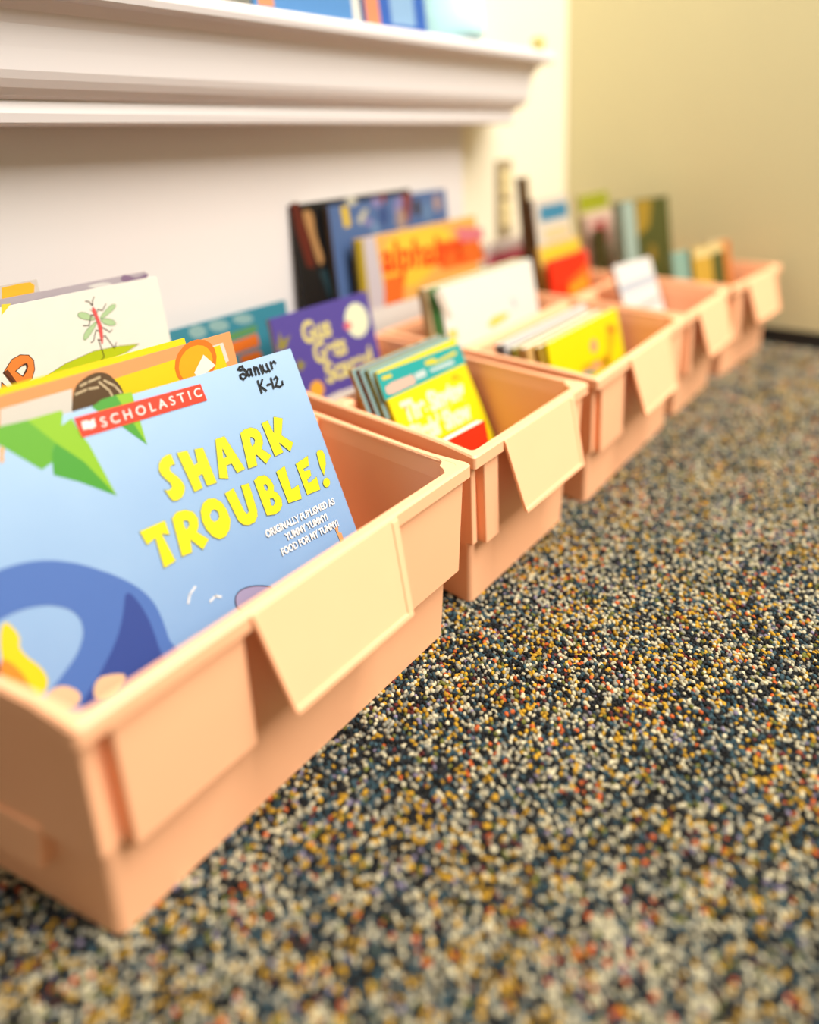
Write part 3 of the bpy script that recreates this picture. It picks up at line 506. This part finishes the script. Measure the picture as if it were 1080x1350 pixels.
# second bin
book('purple picture book with pale yellow title and a moon, in the second bin', (0, 23.5, 12, 0), 35.3, 49.95, 20.3, .6, (92, 78, 166), G2, [
    ('poly', 'white_print', (240, 232, 220), A['gwhite2']), ('poly', 'moon_print', (246, 250, 214), A['gmoon']), ('poly', 'nose_print', (240, 120, 130), A['gred']),
    ('poly', 'cactus_print', (150, 140, 70), A['gcactus']), ('poly', 'figure_print', (250, 180, 60), A['gorange']),
    ('text', 'title', (240, 226, 140), 'Gus', 39.0, 16.8, 4.2, 2.3, 'LEFT', .035), ('text', 'title', (240, 226, 140), 'Gets', 40.0, 14.35, 4.9, 2.3, 'LEFT', .035),
    ('text', 'title', (240, 226, 140), 'Scared', 41.0, 11.9, 7.6, 2.3, 'LEFT', .035)], spine=(196, 190, 214), pages=(190, 205, 235))
sing_art = [('poly', 'banner_print', (34, 176, 174), A['steal']), ('poly', 'series_print', (248, 196, 178), A['spink']), ('poly', 'series_print', (208, 226, 224), A['swhite']),
    ('poly', 'series_print', (236, 220, 50), A['syel2']), ('poly', 'bird_print', (250, 52, 16), A['sred']), ('poly', 'sun_print', (240, 186, 20), A['sstar']),
    ('text', 'title', (255, 252, 226), 'The Singing', 37.6, 12.75, 9.6, 1.9, 'LEFT', .05, -.05), ('text', 'title', (255, 252, 226), "Birds' Show", 37.7, 10.5, 9.2, 1.9, 'LEFT', .05, -.05)]
sn = lambda lab, y0, sa, sb, h, cov, art=None: book(lab, (0, y0, 25, 0), sa, sb, h, .5, cov, G2, art or [('poly', 'band_print', (150, 186, 186), rect(sa+.02, sb-.02, 13.4, h-.1))], pages=(206, 228, 230))
sn('yellow paperback with a teal banner, front of four in the second bin', 7.0, 36.4, 49.0, 18.1, (252, 236, 8), sing_art)
sn('paperback with an olive edge directly behind the yellow and teal paperback', 7.62, 35.95, 49.0, 18.3, (160, 154, 50))
sn('paperback with a brown edge, third back behind the yellow and teal paperback', 8.24, 35.5, 48.8, 18.35, (150, 88, 44))
sn('paperback with a tan edge, rearmost of four in the second bin', 8.8, 35.05, 48.7, 18.4, (206, 160, 76))
book('red book with cream page edges lying low before the yellow paperback', (36.5, 3.6, 12, -3), -1.6, 4.4, 12.3, 1.0, (244, 52, 20), G2)
# third bin
book('wide white picture book with a small yellow picture, in the third bin', (0, 18.3, 10, 0), 55.95, 77.9, 19.95, .5, (255, 254, 246), G3, [
    ('poly', 'beige_print', (222, 208, 192), A['w3tan']), ('poly', 'yellow_print', (246, 226, 90), A['w3yel']), ('poly', 'blue_print', (176, 204, 216), A['w3blue'])], spine=(180, 214, 170))  # first shape is a slanted beige patch at the cover's upper left
book('book with a green spine directly behind the wide white book', (0, 18.95, 10, 0), 55.55, 77.8, 19.9, .6, (84, 170, 92), G3, spine=(84, 166, 92))
book('book with a tan spine behind the green spined book', (0, 19.7, 10, 0), 55.05, 77.7, 19.9, 1.1, (226, 200, 150), G3, spine=(220, 196, 146))
book('bright yellow picture book at the front of the third bin', (0, 5, 12, 0), 56.9, 75.6, 15.1, .4, (254, 240, 6), G3, [
    ('poly', 'orange_print', (246, 190, 30), A['y3o']), ('poly', 'pink_print', (248, 170, 130), A['y3p']), ('poly', 'red_print', (246, 112, 40), A['y3r']), ('poly', 'blue_print', (84, 140, 170), A['y3b'])])
book('book with an olive gold spine behind the bright yellow book', (0, 5.55, 12, 0), 56.1, 75, 14.8, .7, (196, 164, 60), G3, spine=(190, 158, 52))
book('thick book with a tan spine between the olive spined books', (0, 6.4, 12, 0), 54.9, 74.6, 14.9, 1.1, (232, 190, 120), G3, spine=(230, 188, 118))
book('book with a dark olive spine behind the thick tan book', (0, 7.65, 12, 0), 54.3, 74.4, 14.8, .7, (150, 140, 50), G3, spine=(134, 124, 40))
book('pale grey book with a dark spine along the divider of the third bin', (0, 9.0, 13, 0), 54.0, 75.8, 15.1, .6, (238, 232, 230), G3, [('poly', 'dark_print', (70, 52, 50), rect(54.02, 55.1, 2, 15)), ('poly', 'brown_print', (140, 96, 80), A['wbdot'])], spine=(70, 52, 50))
# tall books behind the bins
book('orange and yellow picture book with the word alphabet, behind the third bin', (0, 31.0, 4, 0), 54.0, 80.6, 25.0, .7, (252, 190, 96), GF, [
    ('poly', 'pale_print', (216, 206, 214), [[[(54.1, 12), (59, 12), (57.5, 25), (54.1, 25)]]]), ('poly', 'lit_spine_print', (186, 160, 40), rect(54.02, 55.3, 2, 25)), ('poly', 'yellow_print', (252, 216, 70), A['ayel']), ('poly', 'red_print', (248, 120, 44), A['ared']), ('poly', 'pink_print', (236, 130, 140), A['apink']),  # olive strip painted on the cover to stand in for the lit spine
    ('poly', 'white_print', (244, 238, 230), [[[(54.1, 2), (66, 2), (66, 15.6), (54.1, 15.9)]]]),
    ('text', 'title', (248, 66, 18), 'alphabet', 58.3, 20.2, 18.6, 3.9, 'LEFT', .03, -.07)], spine=(190, 166, 40))
book('large book with a crowded blue comic cover, behind the alphabet book', (0, 32.6, 5, 0), 52.0, 76.4, 29.3, .9, (88, 116, 168), GF, [
    ('poly', 'purple_print', (150, 140, 190), A['cpurple']), ('poly', 'red_print', (140, 66, 56), A['cred']), ('poly', 'yellow_print', (244, 206, 40), A['cyel']), ('poly', 'white_print', (204, 200, 180), A['cwhite'])]+[
    ('poly', 'figure_print', c_, [[[(sx+r_*math.cos(k*1.05), sz+r_*1.5*math.sin(k*1.05)) for k in range(6)]]]) for sx, sz, r_, c_ in ((62, 27, 1.0, (60, 84, 140)), (65.5, 26, 1.2, (176, 150, 140)), (69.2, 27.3, .9, (70, 60, 60)), (71.5, 26.4, 1.1, (110, 140, 180)), (74, 27.5, .9, (190, 160, 150)), (60, 25.4, .8, (120, 150, 190)))], spine=(150, 130, 106))
book('tall black book with a dark red figure leaning on the white panel', (0, 33.8, 5, 0), 47.2, 69.5, 29.9, .5, (20, 18, 20), GF, [
    ('poly', 'cloak_print', (104, 36, 22), A['bred']), ('poly', 'arm_print', (196, 146, 92), A['btan']), ('poly', 'teal_print', (36, 62, 70), A['bteal'])])
book('white book with a magenta band standing behind the fourth bin', (0, 32, 5, 0), 84.8, 96.7, 19.8, .6, (246, 226, 220), GF, [('poly', 'band_print', (222, 90, 116), rect(85.2, 96.4, 15.8, 18.0))])
# fourth bin
book('bright red book with orange lower corner in the fourth bin', (0, 18.4, 10, 0), 82.75, 95.6, 18.7, .5, (252, 50, 12), G4, [('poly', 'orange_print', (246, 120, 36), [[[(86, 8), (95.3, 8), (95.3, 16.4), (88, 14.6)]]]), ('poly', 'yellow_print', (250, 180, 40), [[[(88, 12.5), (94.5, 13.2), (94.5, 14.6), (88, 13.8)]]])])
book('golden yellow book directly behind the bright red book', (0, 19.8, 10, 0), 83.0, 96.4, 20.6, .5, (250, 206, 110), G4, [('poly', 'band_print', (246, 212, 44), rect(83.8, 96, 18.2, 19.9))])
book('white book with a blue top band and brown spine in the fourth bin', (0, 22, 8, 0), 85.6, 96.9, 27.3, 1.2, (234, 222, 206), G4, [
    ('poly', 'band_print', (64, 142, 178), rect(87.2, 96.4, 23.6, 26.0)), ('poly', 'tan_print', (244, 214, 160), rect(88, 96, 20.6, 22.4)), ('poly', 'mauve_print', (180, 158, 146), rect(88, 96, 18.4, 20.2))], spine=(96, 70, 36))
book('tall slim dark brown book on edge at the rear of the fourth bin', (0, 24.5, 6, 0), 86.4, 87.6, 30.4, 1.5, (140, 112, 74), G4, hard=True, spine=(110, 84, 52))
book('white paperback with pale blue print at the front of the fourth bin', (95, 5.5, 20, -10), -9.3, .45, 18.9, .6, (250, 248, 244), G4, [
    ('poly', 'blue_print', (196, 206, 220), [[[(-9.2, 14.6), (.4, 15), (.4, 16.2), (-9.2, 15.8)]]]), ('poly', 'pink_print', (240, 200, 196), [[[(-6, 11.6), (0, 12), (0, 12.8), (-6, 12.4)]]])], spine=(196, 200, 212))
# last bin
book('lime green topped book at the left rear of the last bin', (0, 23.0, 8, 0), 102.6, 114.8, 26.2, .6, (226, 206, 160), G5, [('poly', 'band_print', (168, 172, 30), rect(102.8, 114.6, 23.2, 26.1))])
book('pink book with a rose picture before the lime topped book', (0, 21.9, 8, 0), 102.6, 113.6, 22.8, .6, (242, 204, 184), G5, [('poly', 'rose_print', (238, 120, 116), rect(104.6, 110.4, 17.6, 21.4)), ('poly', 'cream_print', (246, 226, 196), rect(104, 112, 14, 16.6))])
book('dark green book with golden picture standing in the last bin', (110, 14.6, 8, -15), -6.8, 6.0, 25.2, 1.9, (86, 88, 36), G5, [
    ('poly', 'pale_print', (176, 196, 182), rect(-6.7, -3.4, 8, 25.1)), ('poly', 'gold_print', (176, 142, 44), [[[(-3.2, 19), (.2, 20.5), (1.4, 25), (-3.2, 25)]]]), ('poly', 'gold_print', (150, 120, 40), [[[(-.6, 14.5), (1.6, 14.5), (1.6, 17), (-.3, 17.4)]]])], spine=(170, 190, 176))  # pale strip painted on the cover because the spine face itself stays unlit
book('small dark olive book leaning left of the dark green book', (108, 19.3, 8, -12), -6.2, -3.4, 20.5, .8, (84, 74, 34), G5, spine=(84, 74, 34))
book('pale teal book at the left front of the last bin', (105, 5.9, 10, -18), -4.4, 1.6, 17.8, .5, (150, 188, 170), G5)
book('golden yellow book with a dark green patch in the last bin', (105, 5.1, 10, -18), -.6, 7.6, 18.1, .5, (222, 178, 66), G5, [('poly', 'pale_print', (246, 220, 150), rect(-.5, 7.5, 16.4, 18)), ('poly', 'green_print', (84, 92, 44), rect(4.2, 7.4, 10, 16.8))])
book('cream book with an orange edge at the right of the last bin', (105, 6.8, 10, -18), 6.4, 12.3, 18.2, .6, (236, 210, 160), G5, [('poly', 'orange_print', (224, 128, 56), rect(9.2, 12.2, 6, 18))])

# ------------------------------------------------------------------ on the ledge
LZ = lambda x: 49.15+TILT*(x-90)
def ledge_book(label, x0, x1, y, h, col, art):
    b = book(label, (0, y, 6, 0), x0, x1, h, .5, col, 'books standing on the ledge', art, z0=LZ((x0+x1)/2)+.15)
    return b
ledge_book('blue picture book with a white edge standing on the ledge, left of the pair', 37.5, 52.5, 28.6, 17, (90, 150, 214), [('poly', 'white_print', (240, 236, 226), rect(51.2, 52.4, 0, 16)), ('poly', 'orange_print', (236, 156, 110), rect(38, 40, .4, 8))])
ledge_book('royal blue picture book with an orange stripe on the ledge beside the cyan vase', 53.4, 64.8, 28.8, 17, (52, 104, 196), [('poly', 'orange_print', (238, 150, 108), rect(53.6, 56.0, 0, 12)), ('poly', 'pale_print', (150, 190, 230), rect(58, 62.5, .6, 7))])
def lathe(bm, prof_, n=32):
    R = []
    for r, z in prof_:
        R.append([bm.verts.new((r*math.cos(2*math.pi*i/n), r*math.sin(2*math.pi*i/n), z)) for i in range(n)])
    for a, b in zip(R, R[1:]):
        for i in range(n): bm.faces.new((a[i], a[(i+1) % n], b[(i+1) % n], b[i]))
    bm.faces.new(R[0])
    bm.faces.new(R[-1])
v = empty('vase', (72.6, 32.0, LZ(72.6)+.12)); props(v, 'pale cyan tapered vase standing on the white ledge', 'vase')
bm = bmesh.new(); lathe(bm, [(4.6, 0), (5.3, .3), (5.6, 1.2), (5.4, 3), (5.0, 6), (4.2, 9), (3.2, 11.5), (2.8, 12.5), (2.4, 12.4), (2.2, 11), (1.5, 4)])
link('vase_body', bm_mesh(bm, True), mat((190, 236, 244), .25, .02, 20), v)
bm = bmesh.new(); lathe(bm, [(2.75, 12.3), (3.1, 12.5), (3.1, 12.9), (2.7, 13.0), (2.3, 12.9)])
link('vase_lip', bm_mesh(bm, True), mat((226, 246, 248), .25, .02, 20), v)
kx = 92.4
k = empty('decorative_knob', (kx, 28.6, LZ(kx))); props(k, 'small olive yellow knob on the end of the ledge', 'knob')
bm = bmesh.new(); lathe(bm, [(.9, 0), (1.0, .2), (.8, .6), (.9, 1.1), (1.1, 1.6), (.9, 2.1), (.3, 2.3)], 20)
link('knob_body', bm_mesh(bm, True), mat((190, 176, 100), .4), k)
